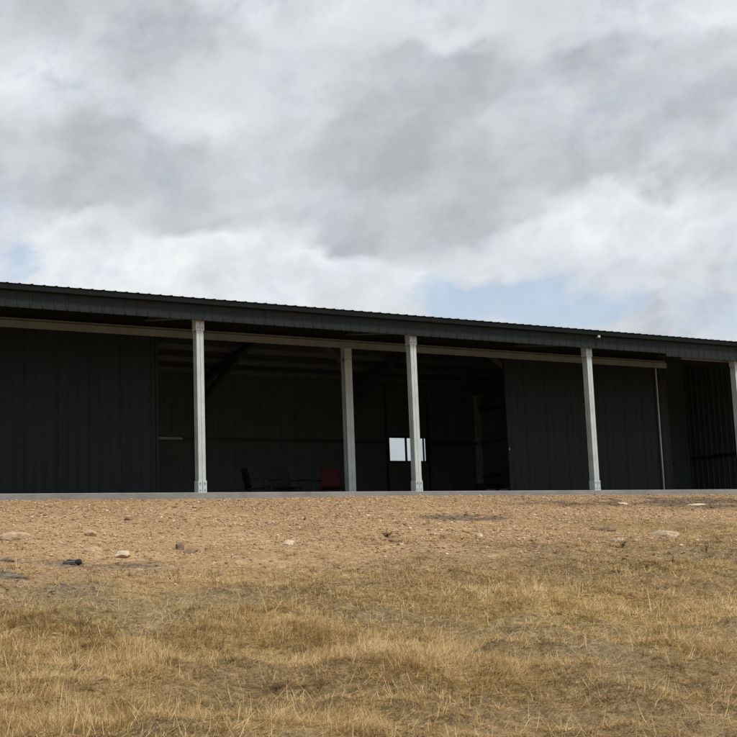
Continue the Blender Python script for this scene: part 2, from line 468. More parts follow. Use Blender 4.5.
def mesh_from_np(name, co, faces):
    """faces: an (n,k) array"""
    me = bpy.data.meshes.new(name)
    k = faces.shape[1]
    me.vertices.add(len(co)); me.vertices.foreach_set('co', co.astype(np.float32).ravel())
    me.loops.add(faces.size); me.loops.foreach_set('vertex_index', faces.astype(np.int32).ravel())
    me.polygons.add(len(faces))
    me.polygons.foreach_set('loop_start', np.arange(0, faces.size, k, dtype=np.int32))
    me.polygons.foreach_set('loop_total', np.full(len(faces), k, dtype=np.int32))
    me.update(calc_edges=True)
    return me

gx = axis_coords(-13, 17, 0.06, 2500)
gy = axis_coords(-19, 0.6, 0.06, 2500)
ground = grid_mesh('ground', gx, gy, ground_h, mat_ground(),
                   {'gravel_cover': gravel_mask, 'dark_stone': dark_mask, 'bare': bare_mask, 'gold': gold_mask})
tag(ground, kind='structure')

# ------------------------------------------------------------------ concrete slab
XL, XR = -10.0, 25.0
BACK = 11.5
s = MB(); s.box(XL - 0.25, XR + 0.25, -0.3, BACK + 0.12, -0.32, 0.0)
slab = s.build('concrete_floor', CONC, bevel=0.012)
tag(slab, kind='structure')

# ------------------------------------------------------------------ the shed
shed = thing('farm_shed', 'long dark steel farm shed with open bays and grey posts on a concrete slab', 'shed')
RIDGE = 7.1
SL = 0.158
FEDGE = -0.24
def zr(y): return 3.783 + SL * (y - FEDGE) if y <= RIDGE else 3.783 + SL * (RIDGE - FEDGE) - SL * (y - RIDGE)
RIB = 0.225

def rib_profile(u0, u1, hgt=0.022, lap=True, phase=0.0):
    """(u, depth) breakpoints of ribbed sheeting between u0 and u1"""
    pts = [(u0, 0.0)]
    k = math.floor((u0 - phase) / RIB) - 1
    while True:
        c = phase + k * RIB
        if c - 0.03 > u1: break
        if c - 0.024 > u0 and c + 0.024 < u1:
            big = (k % 3 == 0)
            h = hgt * (1.0 if not big else 1.15)
            pts += [(c - 0.024, 0.0), (c - 0.010, h), (c + 0.010, h), (c + 0.024, 0.0)]
            if big and lap: pts += [(c + 0.0245, -0.006), (c + 0.031, -0.006), (c + 0.0315, 0.0)]
            # two shallow stiffening swages in each pan
            for q in (0.35, 0.62):
                a = c + RIB * q
                if a + 0.012 < u1: pts += [(a - 0.008, 0.0), (a, 0.003), (a + 0.008, 0.0)]
        k += 1
    pts.append((u1, 0.0))
    return pts

def clad(mb, axis, u0, u1, pos, sign, zlo, zhi, hgt=0.022, thick=0.004):
    """vertical ribbed sheet. axis 'x': runs along X in the plane y=pos, ribs towards sign*Y; 'y' likewise.
    zlo/zhi are numbers or functions of u"""
    f0 = zlo if callable(zlo) else (lambda u: zlo)
    f1 = zhi if callable(zhi) else (lambda u: zhi)
    pr = rib_profile(u0, u1, hgt)
    V = []; n = len(pr)
    for off in (0, -thick):
        for u, d in pr:
            w = pos + sign * (d + off)
            p = (u, w) if axis == 'x' else (w, u)
            V.append((p[0], p[1], f0(u))); V.append((p[0], p[1], f1(u)))
    F = []
    for b in (0, 2 * n):
        for i in range(n - 1):
            a = b + 2 * i
            q = (a, a + 2, a + 3, a + 1)
            F.append(q if (b == 0) else q[::-1])
    for i in range(n - 1):
        a, c = 2 * i, 2 * n + 2 * i
        F.append((a, c, c + 2, a + 2)); F.append((a + 1, a + 3, c + 3, c + 1))
    F.append((0, 1, 2 * n + 1, 2 * n)); e = 2 * n - 2
    F.append((e, 2 * n + e, 2 * n + e + 1, e + 1))
    mb.add(V, F)

# roof: two ribbed slopes with a ridge cap
def roof_slope(y0, y1):
    pr = rib_profile(XL - 0.2, XR + 0.2, 0.012, lap=False)
    V = []; n = len(pr)
    for off in (0, -0.004):
        for u, d in pr:
            V.append((u, y0, zr(y0) + d + off)); V.append((u, y1, zr(y1) + d + off))
    F = []
    for b in (0, 2 * n):
        for i in range(n - 1):
            a = b + 2 * i; q = (a, a + 2, a + 3, a + 1); F.append(q if b == 0 else q[::-1])
    for i in range(n - 1):
        a, c = 2 * i, 2 * n + 2 * i
        F.append((a, c, c + 2, a + 2)); F.append((a + 1, a + 3, c + 3, c + 1))
    F.append((0, 1, 2 * n + 1, 2 * n)); e = 2 * n - 2
    F.append((e, 2 * n + e, 2 * n + e + 1, e + 1))
    return MB().add(V, F), n - 1
r1, n_pan = roof_slope(FEDGE, RIDGE)
r2, _ = roof_slope(RIDGE, BACK + 0.2)
r1.add(r2.v, r2.f)
roof = r1.build('roof', ROOFM, shed)
roof.data.materials.append(UNDER)           # dull factory back-coat on the underside of the sheets
half = len(roof.data.polygons) // 2
for h in (0, half):
    for i in range(h + n_pan, h + 2 * n_pan): roof.data.polygons[i].material_index = 1
rc = MB()
zc = zr(RIDGE) + 0.036
rc.prism([(-0.16, -0.16 * SL), (0, 0), (0.16, -0.16 * SL), (0.16, -0.16 * SL + 0.004), (0, 0.006), (-0.16, -0.16 * SL + 0.004)],
         (XL - 0.2, RIDGE, zc), (XR + 0.2, RIDGE, zc), (0, 1, 0), (0, 0, 1))
rc.build('ridge_cap', ROOFM, roof)

# fascia, its capping
fa = MB(); clad(fa, 'x', XL - 0.2, 12.385, -0.13, -1, 3.385, 3.70, 0.012)
fa.box(XL - 0.2, 12.385, -0.13, -0.09, 3.368, 3.385)
fa.build('fascia', FASC, shed)
fa = MB(); clad(fa, 'x', 12.388, XR + 0.2, -0.137, -1, 3.318, 3.695, 0.012)
fa.box(12.388, XR + 0.2, -0.137, -0.09, 3.300, 3.318)
fa.build('fascia', FASC, shed)
cp = MB()
cp.prism([(-0.225, 3.676), (-0.175, 3.668), (-0.155, 3.690), (-0.10, 3.700), (-0.10, 3.764), (-0.225, 3.764)],
         (XL - 0.22, 0, 0), (XR + 0.22, 0, 0), (0, 1, 0), (0, 0, 1))
cp.build('gutter', TRIMD, shed)
eb = MB(); eb.prism(c_prof(0.15, 0.06, 0.015, 0.004), (XL, -0.07, 3.50), (XR, -0.07, 3.50), (0, 1, 0), (0, 0, 1))
eb.build('eave_purlin', GALVD, shed)
eb = MB(); eb.prism(c_prof(0.075, 0.06, 0.012, 0.004), (13.3, 0.26, 3.335), (XR, 0.26, 3.335), (0, 1, 0), (0, 0, 1))
eb.build('lintel', GALVB, shed)

# front posts: two C channels back to back, with bolted cleats at foot and head
POST_TOP = 3.455
def make_post(x):
    W, Dp, t = 0.074, 0.17, 0.005
    m = MB()
    pr = c_prof(Dp, W - 0.003, 0.022, t)
    m.prism(pr, (x + 0.003, 0, 0.008), (x + 0.003, 0, POST_TOP), (1, 0, 0), (0, 1, 0))
    m.prism([(-a, b) for a, b in pr][::-1], (x - 0.003, 0, 0.008), (x - 0.003, 0, POST_TOP), (1, 0, 0), (0, 1, 0))
    post = m.build('front_post', GALV, shed)
    def bracket(z0, z1, name):
        b = MB()
        b.box(x - 0.088, x - 0.006, -0.010, -0.002, z0, z1)
        b.box(x + 0.006, x + 0.088, -0.010, -0.002, z0, z1)
        b.box(x - 0.088, x - 0.081, -0.002, 0.18, z0, z1)
        b.box(x + 0.081, x + 0.088, -0.002, 0.19, z0, z1)
        if z0 < 1: b.box(x - 0.12, x + 0.12, -0.03, 0.21, 0.0, 0.012)
        o = b.build(name, GALV, shed)
        for zz in (z0 + 0.05, z1 - 0.05):
            for sx in (-0.048, 0.048):
                MB().cyl((x + sx, -0.022, zz), (x + sx, -0.008, zz), 0.015, 6).build('bolt', BOLT, o)
    bracket(0.012, 0.245, 'base_bracket')
    bracket(3.19, 3.43, 'head_bracket')
FRAMES = [-10, -5, 0, 5, 10, 15, 20, 25]
for x in FRAMES: make_post(float(x))

# portal frames: columns, rafters, knee braces
def cc(p0, p1, depth, w, V, mb=None):
    mb = mb or MB()
    p0, p1 = Vector(p0), Vector(p1); V = Vector(V).normalized(); U = Vector((1, 0, 0))
    pr = c_prof(depth, w - 0.003, 0.02, 0.005)
    mb.prism(pr, p0 + U * 0.003, p1 + U * 0.003, U, V)
    mb.prism([(-a, b) for a, b in pr][::-1], p0 - U * 0.003, p1 - U * 0.003, U, V)
    return mb
CY = 2.80
for x in FRAMES:
    x = float(x)
    inner_l = x + (0.0 if x > XL else 0.1)
    if x == XR: inner_l = x - 0.1
    m = cc((inner_l, CY, 0.0), (inner_l, CY, zr(CY) - 0.36), 0.19, 0.095, (0, 1, 0))
    col = m.build('column', GALV, shed)
    for zz in (3.3, 3.45):
        for sx in (-0.06, 0.06): MB().cyl((inner_l + sx, CY - 0.012, zz), (inner_l + sx, CY + 0.002, zz), 0.015, 6).build('bolt', BOLT, col)
    cc((inner_l, BACK - 0.24, 0.0), (inner_l, BACK - 0.24, zr(BACK) - 0.36), 0.19, 0.095, (0, 1, 0)).build('column', GALV if x == 15 else GALVD, shed)  # one back column in paler steel, standing in for light reaching it
    n1 = Vector((0, -SL, 1)).normalized(); n2 = Vector((0, SL, 1)).normalized()
    a = Vector((inner_l, -0.05, zr(-0.05) - 0.38)); b = Vector((inner_l, RIDGE, zr(RIDGE) - 0.38)); c = Vector((inner_l, BACK - 0.1, zr(BACK - 0.1) - 0.38))
    m = cc(a, b, 0.2, 0.08, n1); cc(b, c, 0.2, 0.08, n2, m)
    m.build('rafter', FRAMEM, shed)
    for ya, za, yb, zb in ((2.99, 3.25, 4.35, zr(4.35) - 0.37), (BACK - 0.24, 3.45, 8.75, zr(8.75) - 0.37)):
        k = MB(); k.bar((inner_l, ya, za), (inner_l, yb, zb), 0.12, 0.16, up=(0, 0.3, 1))
        k.build('knee_brace', FRAMEM, shed)

# purlins under the roof sheets
for y in (1.0, 2.05, 3.1, 4.1, 5.1, 6.1, 6.95, 7.25, 8.1, 9.1, 10.1, 11.05):
    sg = 1 if y < RIDGE else -1
    V = Vector((0, -SL * sg, 1)).normalized(); U = Vector((0, 1, SL * sg)).normalized()
    m = MB(); m.prism(c_prof(0.15, 0.06, 0.015, 0.004), Vector((XL, y, zr(y) - 0.162)), Vector((XR, y, zr(y) - 0.162)), U, V)
    m.build('purlin', PURL, shed)

# door track beam in front of the inner columns (ends past the right-hand door)
tb = MB()
tb.prism([(2.62, 3.525), (2.628, 3.525), (2.628, 3.665), (2.77, 3.665), (2.77, 3.675), (2.62, 3.675)], (XL, 0, 0), (15.13, 0, 0), (0, 1, 0), (0, 0, 1))
track = tb.build('door_track', GALVB, shed)
tb = MB()
tb.prism(c_prof(0.045, 0.10, 0.012, 0.004), (XL, 2.66, 3.69), (15.125, 2.66, 3.69), (0, 1, 0), (0, 0, 1))
tb.build('track_flange', GALVB, track)
tb = MB(); clad(tb, 'x', XL, XR, 2.785, -1, 3.70, zr(2.78) - 0.17, 0.018)
tb.build('header_wall', CLAD, shed)

# sliding doors
def sliding_door(x0, x1, z1=3.55, edge=(True, True), latch=None):
    m = MB(); clad(m, 'x', x0 + 0.03, x1 - 0.03, 2.69, -1, 0.03, z1, 0.012, 0.03)
    d = m.build('sliding_door', DOORM, shed)
    for e, x in zip(edge, (x0, x1)):
        if e:
            q = MB(); q.box(x - (0 if x == x0 else 0.045), x + (0.045 if x == x0 else 0), 2.664, 2.745, 0.02, z1 + 0.003)
            q.build('edge_trim', DOORM if e is True else e, d)
    if latch:
        q = MB(); q.box(latch - 0.045, latch - 0.012, 2.648, 2.664, 1.19, 1.25)
        q.build('latch', PURL, d)
    return d
sliding_door(-9.95, -4.95)
sliding_door(-4.94, 0.17)
sliding_door(9.50, 14.72, latch=9.56)
# fixed panel and bright jamb to the right of the doors
m = MB(); m.prism(c_prof(0.05, 0.022, 0.006, 0.003), (14.738, 2.655, 0.0), (14.738, 2.655, 3.52), (1, 0, 0), (0, 1, 0))
m.build('door_jamb', GALVL, shed)
m = MB(); clad(m, 'x', 14.78, 15.13, 2.69, -1, 0.0, 3.56, 0.012, 0.03)
m.build('side_panel', DOORM, shed)
# front walls of bays outside the picture
m = MB(); clad(m, 'x', 20.1, XR, 2.69, -1, 0.0, 3.70, 0.02); m.build('front_wall', CLAD, shed)

# walls
WX0, WX1, WZ0, WZ1 = 11.47, 12.98, 1.63, 2.46
bw = MB()
clad(bw, 'x', XL, WX0, BACK, 1, 0.0, zr(BACK) - 0.01, 0.012)
clad(bw, 'x', WX1, XR, BACK, 1, 0.0, zr(BACK) - 0.01, 0.012)
clad(bw, 'x', WX0, WX1, BACK, 1, 0.0, WZ0)
clad(bw, 'x', WX0, WX1, BACK, 1, WZ1, zr(BACK) - 0.01)
bw.build('back_wall', INNER, shed)
for x, sg in ((XL, -1), (XR, 1)):
    m = MB(); clad(m, 'y', 0.0 if x == XR else 2.8, RIDGE, x, sg, 0.0, lambda u: zr(u) - 0.01); clad(m, 'y', RIDGE, BACK, x, sg, 0.0, lambda u: zr(u) - 0.01)
    m.build('end_wall', CLAD, shed)
m = MB(); clad(m, 'y', 2.9, RIDGE, 15.06, -1, 0.0, lambda u: zr(u) - 0.17); clad(m, 'y', RIDGE, BACK - 0.02, 15.06, -1, 0.0, lambda u: zr(u) - 0.17)
m.build('partition_wall', INNER, shed)
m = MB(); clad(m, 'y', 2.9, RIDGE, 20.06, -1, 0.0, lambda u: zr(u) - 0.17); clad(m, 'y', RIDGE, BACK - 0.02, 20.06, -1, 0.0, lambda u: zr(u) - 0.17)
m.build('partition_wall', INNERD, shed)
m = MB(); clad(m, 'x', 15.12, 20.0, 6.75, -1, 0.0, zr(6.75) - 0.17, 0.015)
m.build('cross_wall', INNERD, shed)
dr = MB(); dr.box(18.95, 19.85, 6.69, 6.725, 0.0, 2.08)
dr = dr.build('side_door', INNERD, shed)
q = MB(); q.box(19.05, 19.2, 6.655, 6.69, 1.20, 1.24); q.build('handle', TRIMD, dr)

# wall girts
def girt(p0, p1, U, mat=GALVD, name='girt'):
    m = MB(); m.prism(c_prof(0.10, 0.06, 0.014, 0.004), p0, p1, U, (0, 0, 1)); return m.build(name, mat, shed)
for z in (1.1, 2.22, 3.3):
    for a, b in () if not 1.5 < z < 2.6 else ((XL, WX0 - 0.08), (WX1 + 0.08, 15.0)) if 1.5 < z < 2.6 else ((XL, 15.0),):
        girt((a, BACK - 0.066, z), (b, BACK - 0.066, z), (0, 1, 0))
    girt((15.0 - 0.006, 2.99, z), (15.0 - 0.006, BACK - 0.25, z), (1, 0, 0))
    if z < 2: girt((20.0 - 0.006, 2.99, 1.35), (20.0 - 0.006, 6.68, 1.35), (-1, 0, 0), CLAD)
m = MB(); m.prism(c_prof(0.07, 0.05, 0.012, 0.004), (1.2, BACK - 0.16, 2.22), (4.35, BACK - 0.16, 2.22), (0, 1, 0), (0, 0, 1))  # added pale strip before the girt: light catching it, put into the colour
m.build('lit_girt', GALV, shed)
for x in (WX0 - 0.085, WX1 + 0.02):
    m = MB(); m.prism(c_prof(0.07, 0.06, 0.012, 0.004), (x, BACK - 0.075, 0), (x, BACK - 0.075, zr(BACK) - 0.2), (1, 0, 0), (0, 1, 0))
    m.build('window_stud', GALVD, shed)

# window in the back wall
win = MB()
fw_ = 0.045
y0, y1 = BACK - 0.05, BACK + 0.03
for a, b, c, d in ((WX0, WX0 + fw_, WZ0, WZ1), (WX1 - fw_, WX1, WZ0, WZ1), (WX0 + fw_, WX1 - fw_, WZ0, WZ0 + fw_), (WX0 + fw_, WX1 - fw_, WZ1 - fw_, WZ1)):
    win.box(a, b, y0, y1, c, d)
win.box(12.14, 12.175, y0 - 0.006, y1, WZ0 + fw_, WZ1 - fw_)
win = win.build('window', TRIMD, shed)
for a, b, yy in ((WX0 + fw_, 12.14, BACK - 0.02), (12.175, WX1 - fw_, BACK + 0.0)):
    m = MB(); m.box(a, b, yy - 0.003, yy + 0.003, WZ0 + fw_, WZ1 - fw_); m.build('pane', GLASS, win)
m = MB(); m.box(12.80, 12.845, BACK - 0.056, BACK - 0.012, WZ0 + fw_, WZ1 - fw_); m.build('sash', GALVD, win)

# little floodlight on the fascia
m = MB(); m.box(10.115, 10.185, -0.23, -0.20, 3.615, 3.67); m.tube([(10.15, -0.20, 3.645), (10.15, -0.137, 3.645)], 0.018, 8)
lamp = m.build('floodlight', mat_simple('white_plastic', (0.40, 0.40, 0.39), 0.5, 0.1), shed, bevel=0.006)
m = MB(); m.box(10.122, 10.178, -0.235, -0.231, 3.621, 3.664); m.build('lens', mat_simple('frosted_lens', (0.5, 0.5, 0.48), 0.2, 0.1), lamp)

# ------------------------------------------------------------------ things standing in the shed
RED = mat_simple('red_canvas', (0.07, 0.005, 0.011), 0.85, 0.15, 30)
BLK = mat_simple('black_canvas', (0.014, 0.015, 0.017), 0.85, 0.2, 30)
FRM = mat_simple('dark_chair_tube', (0.02, 0.02, 0.02), 0.5, 0.2, 20, 0.3)

def camp_chair(label, loc, rz, mat, h=0.92):
    t = thing('camp_chair', label, 'chair', loc, rz, 'folding camp chairs in the shed')
    w = 0.27
    def cloth(rows, name):
        """cloth slung between the tubes: rows of (y, z, half width, sag)"""
        V = []; n = 7
        for side in (0, 0.008):
            for (y, z, hw, sag) in rows:
                for i in range(n):
                    u = -1 + 2 * i / (n - 1)
                    V.append((u * hw, y + sag * (1 - u * u) + side, z - (0.02 * (1 - u * u) if name == 'seat' else 0) - (side if name == 'seat' else 0)))
        F = []; m_ = len(rows)
        for b in (0, m_ * n):
            for r in range(m_ - 1):
                for i in range(n - 1):
                    q = (b + r * n + i, b + r * n + i + 1, b + (r + 1) * n + i + 1, b + (r + 1) * n + i); F.append(q if b else q[::-1])
        o_ = m_ * n
        for i in range(n - 1):
            F.append((i, i + 1, o_ + i + 1, o_ + i)); e = (m_ - 1) * n; F.append((e + i, o_ + e + i, o_ + e + i + 1, e + i + 1))
        for r in range(m_ - 1):
            F.append((r * n, o_ + r * n, o_ + (r + 1) * n, (r + 1) * n)); e = n - 1
            F.append((r * n + e, (r + 1) * n + e, o_ + (r + 1) * n + e, o_ + r * n + e))
        MB().add(V, F).build(name, mat, t, smooth=True)
    cloth([(-0.24, 0.45, w, 0), (-0.08, 0.42, w, 0), (0.08, 0.40, w, 0), (0.2, 0.40, w, 0)], 'seat')
    cloth([(0.21, 0.40, w, 0.02), (0.25, 0.58, w, 0.05), (0.29, 0.76, w * 0.98, 0.05), (0.32, h, w * 0.9, 0.02)], 'backrest')
    for sx in (-1, 1):
        MB().tube([(sx * 0.33, -0.27, 0.0), (sx * 0.30, 0.0, 0.28), (sx * w, 0.22, 0.44)], 0.011, 6).build('leg', FRM, t)
        MB().tube([(sx * 0.33, 0.28, 0.0), (sx * 0.31, 0.0, 0.25), (sx * w, -0.25, 0.46)], 0.011, 6).build('leg', FRM, t)
        MB().tube([(sx * 0.33, 0.28, 0.0), (sx * w, 0.22, 0.44), (sx * 0.255, 0.325, h)], 0.011, 6).build('back_tube', FRM, t)
        m = MB(); m.tube([(sx * 0.33, -0.27, 0.0), (sx * 0.34, -0.27, 0.6)], 0.011, 6); m.box(sx * 0.34 - 0.035, sx * 0.34 + 0.035, -0.3, 0.28, 0.6, 0.62)
        m.build('armrest', mat, t, bevel=0.008)
    for y0_, y1_, z1_ in ((-0.27, -0.25, 0.45), (0.28, 0.22, 0.42)):
        for sx in (-1, 1):
            e = 0.012 * (sx > 0)
            MB().tube([(sx * 0.33, y0_ + e, 0.02), (-sx * 0.27, y1_ + e, z1_)], 0.009, 6).build('cross_brace', FRM, t)
    return t
camp_chair('red folding camp chair beside the middle grey column', (5.78, 5.1, 0), R(-18), RED)
camp_chair('black camp chair turned side-on, leftmost of the chairs inside', (3.62, 5.0, 0), R(82), BLK, 0.90)
camp_chair('black camp chair facing out, between the side-on chair and the small stool', (4.50, 5.1, 0), R(10), BLK, 0.96)

st = thing('camp_stool', 'small low dark folding stool between the black chair and the red chair', 'stool', (5.05, 5.15, 0), R(15))
m = MB(); m.box(-0.17, 0.17, -0.16, 0.16, 0.60, 0.63); m.build('seat', BLK, st, bevel=0.01)
for sx in (-1, 1):
    for sy in (-1, 1):
        MB().tube([(sx * 0.2, sy * 0.16, 0), (-sx * 0.15, sy * 0.14, 0.60)], 0.011, 6).build('leg', FRM, st)

PALE = mat_simple('pale_plastic', (0.42, 0.42, 0.38), 0.5, 0.15)
def pail(label, loc):
    t = thing('bucket', label, 'bucket', loc, 0, 'pale buckets by the door')
    m = MB(); m.tube([(0, 0, 0), (0, 0, 0.02), (0, 0, 0.33), (0, 0, 0.345), (0, 0, 0.36)], [0.115, 0.118, 0.135, 0.142, 0.142], 20)
    m.build('tub', PALE, t)
    MB().tube([(0, 0, 0.36), (0, 0, 0.372), (0, 0, 0.385)], [0.146, 0.146, 0.135], 20).build('lid', PALE, t)
    MB().tube([(0.146 * math.cos(a), 0.02 - 0.12 * math.sin(a), 0.33 - 0.06 * math.sin(a)) for a in [math.pi * i / 10 for i in range(11)]], 0.004, 5).build('handle', BOLT, t)
pail('pale lidded bucket at the left front of the black crate', (11.05, 5.55, 0))
pail('pale lidded bucket at the right front of the black crate', (11.40, 5.40, 0))
t = thing('storage_crate', 'black plastic storage crate on the floor behind two pale buckets', 'crate', (11.35, 6.0, 0), R(5))
m = MB(); m.box(-0.34, 0.34, -0.22, 0.22, 0.0, 0.52); m.box(-0.35, -0.2, -0.23, 0.23, 0.1, 0.14); m.box(0.2, 0.35, -0.23, 0.23, 0.1, 0.14)
m.build('body', BLK, t, bevel=0.015)
m = MB(); m.box(-0.36, 0.36, -0.24, 0.24, 0.525, 0.58); m.build('lid', BLK, t, bevel=0.012)

# ------------------------------------------------------------------ gravel
def gz(x, y): return float(ground_h(np.array([x]), np.array([y]))[0])
def wedge(n, r0, r1, a0, a1, seed, pw=0.5):
    g = np.random.default_rng(seed)
    r = (r0 ** 2 + (r1 ** 2 - r0 ** 2) * g.random(n)) ** 0.5
    a = np.radians(a0 + (a1 - a0) * g.random(n))
    return CAM.x + r * np.sin(a), CAM.y + r * np.cos(a), r

ICO_V = None
def ico():
    p = (1 + 5 ** 0.5) / 2
    v = np.array([(-1, p, 0), (1, p, 0), (-1, -p, 0), (1, -p, 0), (0, -1, p), (0, 1, p), (0, -1, -p), (0, 1, -p), (p, 0, -1), (p, 0, 1), (-p, 0, -1), (-p, 0, 1)], float)
    v /= np.linalg.norm(v[0])
    f = np.array([(0, 11, 5), (0, 5, 1), (0, 1, 7), (0, 7, 10), (0, 10, 11), (1, 5, 9), (5, 11, 4), (11, 10, 2), (10, 7, 6), (7, 1, 8),
                  (3, 9, 4), (3, 4, 2), (3, 2, 6), (3, 6, 8), (3, 8, 9), (4, 9, 5), (2, 4, 11), (6, 2, 10), (8, 6, 7), (9, 8, 1)])
    return v, f

def mat_tone(name, stops, rough=0.9, trans=0.0, noise=0.25):
    m, t, b = new_mat(name)
    a = t.n('ShaderNodeAttribute'); a.attribute_name = 'tone'
    geo = t.n('ShaderNodeNewGeometry').outputs['Position']
    f = t.math('ADD', a.outputs['Fac'], t.math('MULTIPLY', t.math('SUBTRACT', t.noise(geo, 30, 3, 0.6), 0.5), noise))
    c = t.ramp(f, stops)
    t.l(c, b.inputs['Base Color']); b.inputs['Roughness'].default_value = rough
    b.inputs['Specular IOR Level'].default_value = 0.2
    if trans:
        out = m.node_tree.nodes['Material Output']
        tl = t.n('ShaderNodeBsdfTranslucent'); t.l(c, tl.inputs[0])
        mx = t.n('ShaderNodeMixShader'); mx.inputs[0].default_value = trans
        t.l(b.outputs[0], mx.inputs[1]); t.l(tl.outputs[0], mx.inputs[2]); t.l(mx.outputs[0], out.inputs['Surface'])
    return m

def gravel_stuff():
    g = np.random.default_rng(5)
    x, y, r = wedge(360000, 8.5, 34, 2, 60, 51)
    gm = gravel_mask(x, y); dk = dark_mask(x, y)
    clump = sstep(0.3, 0.72, fbm(x * 0.8, y * 0.8, 61, 5))
    keep = (y < -0.42) & (g.random(len(x)) < np.clip(gm * (0.34 + 0.85 * clump) + 0.9 * dk + 0.05, 0, 1)) & (x < 19)
    x, y, r, dk = x[keep], y[keep], r[keep], dk[keep]
    n = len(x)
    size = np.clip(0.0056 * np.exp(g.normal(0, 0.55, n)), 0.003, 0.026) * np.clip(r / 15, 0.8, 1.2)
    V, F = ico()
    sc = size[:, None] * np.stack([g.uniform(0.7, 1.4, n), g.uniform(0.7, 1.4, n), g.uniform(0.45, 0.9, n)], -1)
    an = g.uniform(0, 6.283, n); c, s_ = np.cos(an), np.sin(an)
    P = V[None] * (1 + g.uniform(-0.28, 0.28, (n, 12, 1))) * sc[:, None, :]
    X = P[..., 0] * c[:, None] - P[..., 1] * s_[:, None]; Y = P[..., 0] * s_[:, None] + P[..., 1] * c[:, None]
    co = np.stack([X + x[:, None], Y + y[:, None], P[..., 2] + (ground_h(x, y) + sc[:, 2] * 0.35)[:, None]], -1).reshape(-1, 3)
    f = (F[None] + (np.arange(n) * 12)[:, None, None]).reshape(-1, 3)
    me = mesh_from_np('gravel', co, f)
    tone = np.clip(g.beta(2.0, 1.9, n) * (1 - 0.75 * np.clip(dk * 1.3, 0, 1)) + 0.12 * (g.random(n) < 0.06), 0, 1)
    a = me.attributes.new('tone', 'FLOAT', 'POINT'); a.data.foreach_set('value', np.repeat(tone, 12).astype(np.float32))
    me.materials.append(mat_tone('gravel_stone', [(0.0, (0.10, 0.064, 0.038)), (0.25, (0.225, 0.144, 0.078)), (0.55, (0.345, 0.232, 0.130)), (0.8, (0.50, 0.37, 0.23)), (1.0, (0.58, 0.48, 0.36))]))
    o = bpy.data.objects.new('gravel', me); COL.objects.link(o)
    tag(o, 'loose tan and brown gravel over the built-up pad in front of the slab', 'gravel', kind='stuff')
gravel_stuff()

# ------------------------------------------------------------------ rocks one can tell apart
ROCKM = {}
def rock_mat(key, col):
    if key not in ROCKM: ROCKM[key] = mat_simple(key, col, 0.95, 0.35, 9)
    return ROCKM[key]
TAN = ('tan_rock', (0.36, 0.25, 0.155)); PALER = ('pale_rock', (0.42, 0.335, 0.23)); BROWN = ('brown_rock', (0.17, 0.115, 0.07)); DARKR = ('dark_rock', (0.13, 0.095, 0.065))
def rock(label, x, y, sx, sy, sz, mk, seed, rz=0.0, group='rocks lying on the gravel'):
    import bmesh
    bm = bmesh.new(); bmesh.ops.create_icosphere(bm, subdivisions=4, radius=1)
    g = random.Random(seed)
    planes = []
    for _ in range(13):
        v = Vector((g.gauss(0, 1), g.gauss(0, 1), g.gauss(0, 0.8))).normalized(); planes.append((v, g.uniform(0.62, 0.92)))
    for v in bm.verts:
        p = v.co.copy()
        for n_, d in planes:
            e = p.dot(n_) - d
            if e > 0: p -= n_ * e * 0.9
        q = float(fbm(np.array([p.x * 3 + seed]), np.array([p.y * 3 + p.z * 2]), 77)[0]) - 0.5
        v.co = Vector((p.x * sx, p.y * sy, p.z * sz)) * (1 + 0.22 * q)
    me = bpy.data.meshes.new('rock'); bm.to_mesh(me); bm.free()
    me.materials.append(rock_mat(*mk))
    o = bpy.data.objects.new('rock', me); COL.objects.link(o)
    o.location = (x, y, gz(x, y) + sz * 0.12); o.rotation_euler = (0, 0, rz)
    tag(o, label, 'rock', group)
    return o
rock('large flat tan rock at the far left edge of the gravel', -5.50, -6.95, 0.22, 0.17, 0.085, TAN, 1, 0.3)
rock('rounded tan rock, uphill of the two low stones left of centre', -4.42, -6.5, 0.11, 0.09, 0.06, TAN, 2, 1.0)
rock('low tan stone just uphill of the charred black log', -5.00, -8.34, 0.12, 0.08, 0.05, TAN, 3, 0.4)
rock('pale wedge-shaped stone at the grass edge right of the charred log', -4.84, -8.88, 0.13, 0.09, 0.06, PALER, 4, 0.9)
rock('brown upright stone at the middle of the gravel edge', -3.92, -8.30, 0.06, 0.06, 0.10, BROWN, 5, 0.2)
rock('dark flat stone just below the brown upright stone', -4.02, -8.85, 0.13, 0.08, 0.05, BROWN, 6, 0.7)
rock('small pale rounded stone alone in the middle of the gravel', -2.43, -8.2, 0.10, 0.08, 0.05, PALER, 7, 0.1)
rock('broad flat whitish rock beside the golden tuft on the right', 3.62, -8.6, 0.21, 0.12, 0.10, PALER, 8, -0.5)
rock('small whitish stone lying left of the broad whitish rock', 2.45, -8.9, 0.16, 0.08, 0.04, PALER, 9, -0.4)
rock('brown lump of rock uphill of the green weed, right of centre', 3.25, -7.8, 0.17, 0.10, 0.07, BROWN, 10, -0.6)
rock('small pale stone right of the green weed', 0.45, -8.3, 0.06, 0.05, 0.045, PALER, 11)
rock('pale chip of stone in the grey crushed rock by the slab', 7.6, -3.4, 0.16, 0.10, 0.04, PALER, 12)
rock('long flat pale stone at the right end of the gravel', 9.45, -3.6, 0.30, 0.10, 0.04, PALER, 13, -0.4)
rock('dark brown stone on the upper left of the gravel', -3.22, -4.7, 0.08, 0.06, 0.045, BROWN, 14)
rock('brown clod of earth beside the burnt patch on the left', -6.22, -9.3, 0.10, 0.06, 0.035, DARKR, 15, 0.6)
rock('flat brown stone in front of the burnt patch', -6.50, -10.7, 0.11, 0.07, 0.03, DARKR, 16, 0.3)
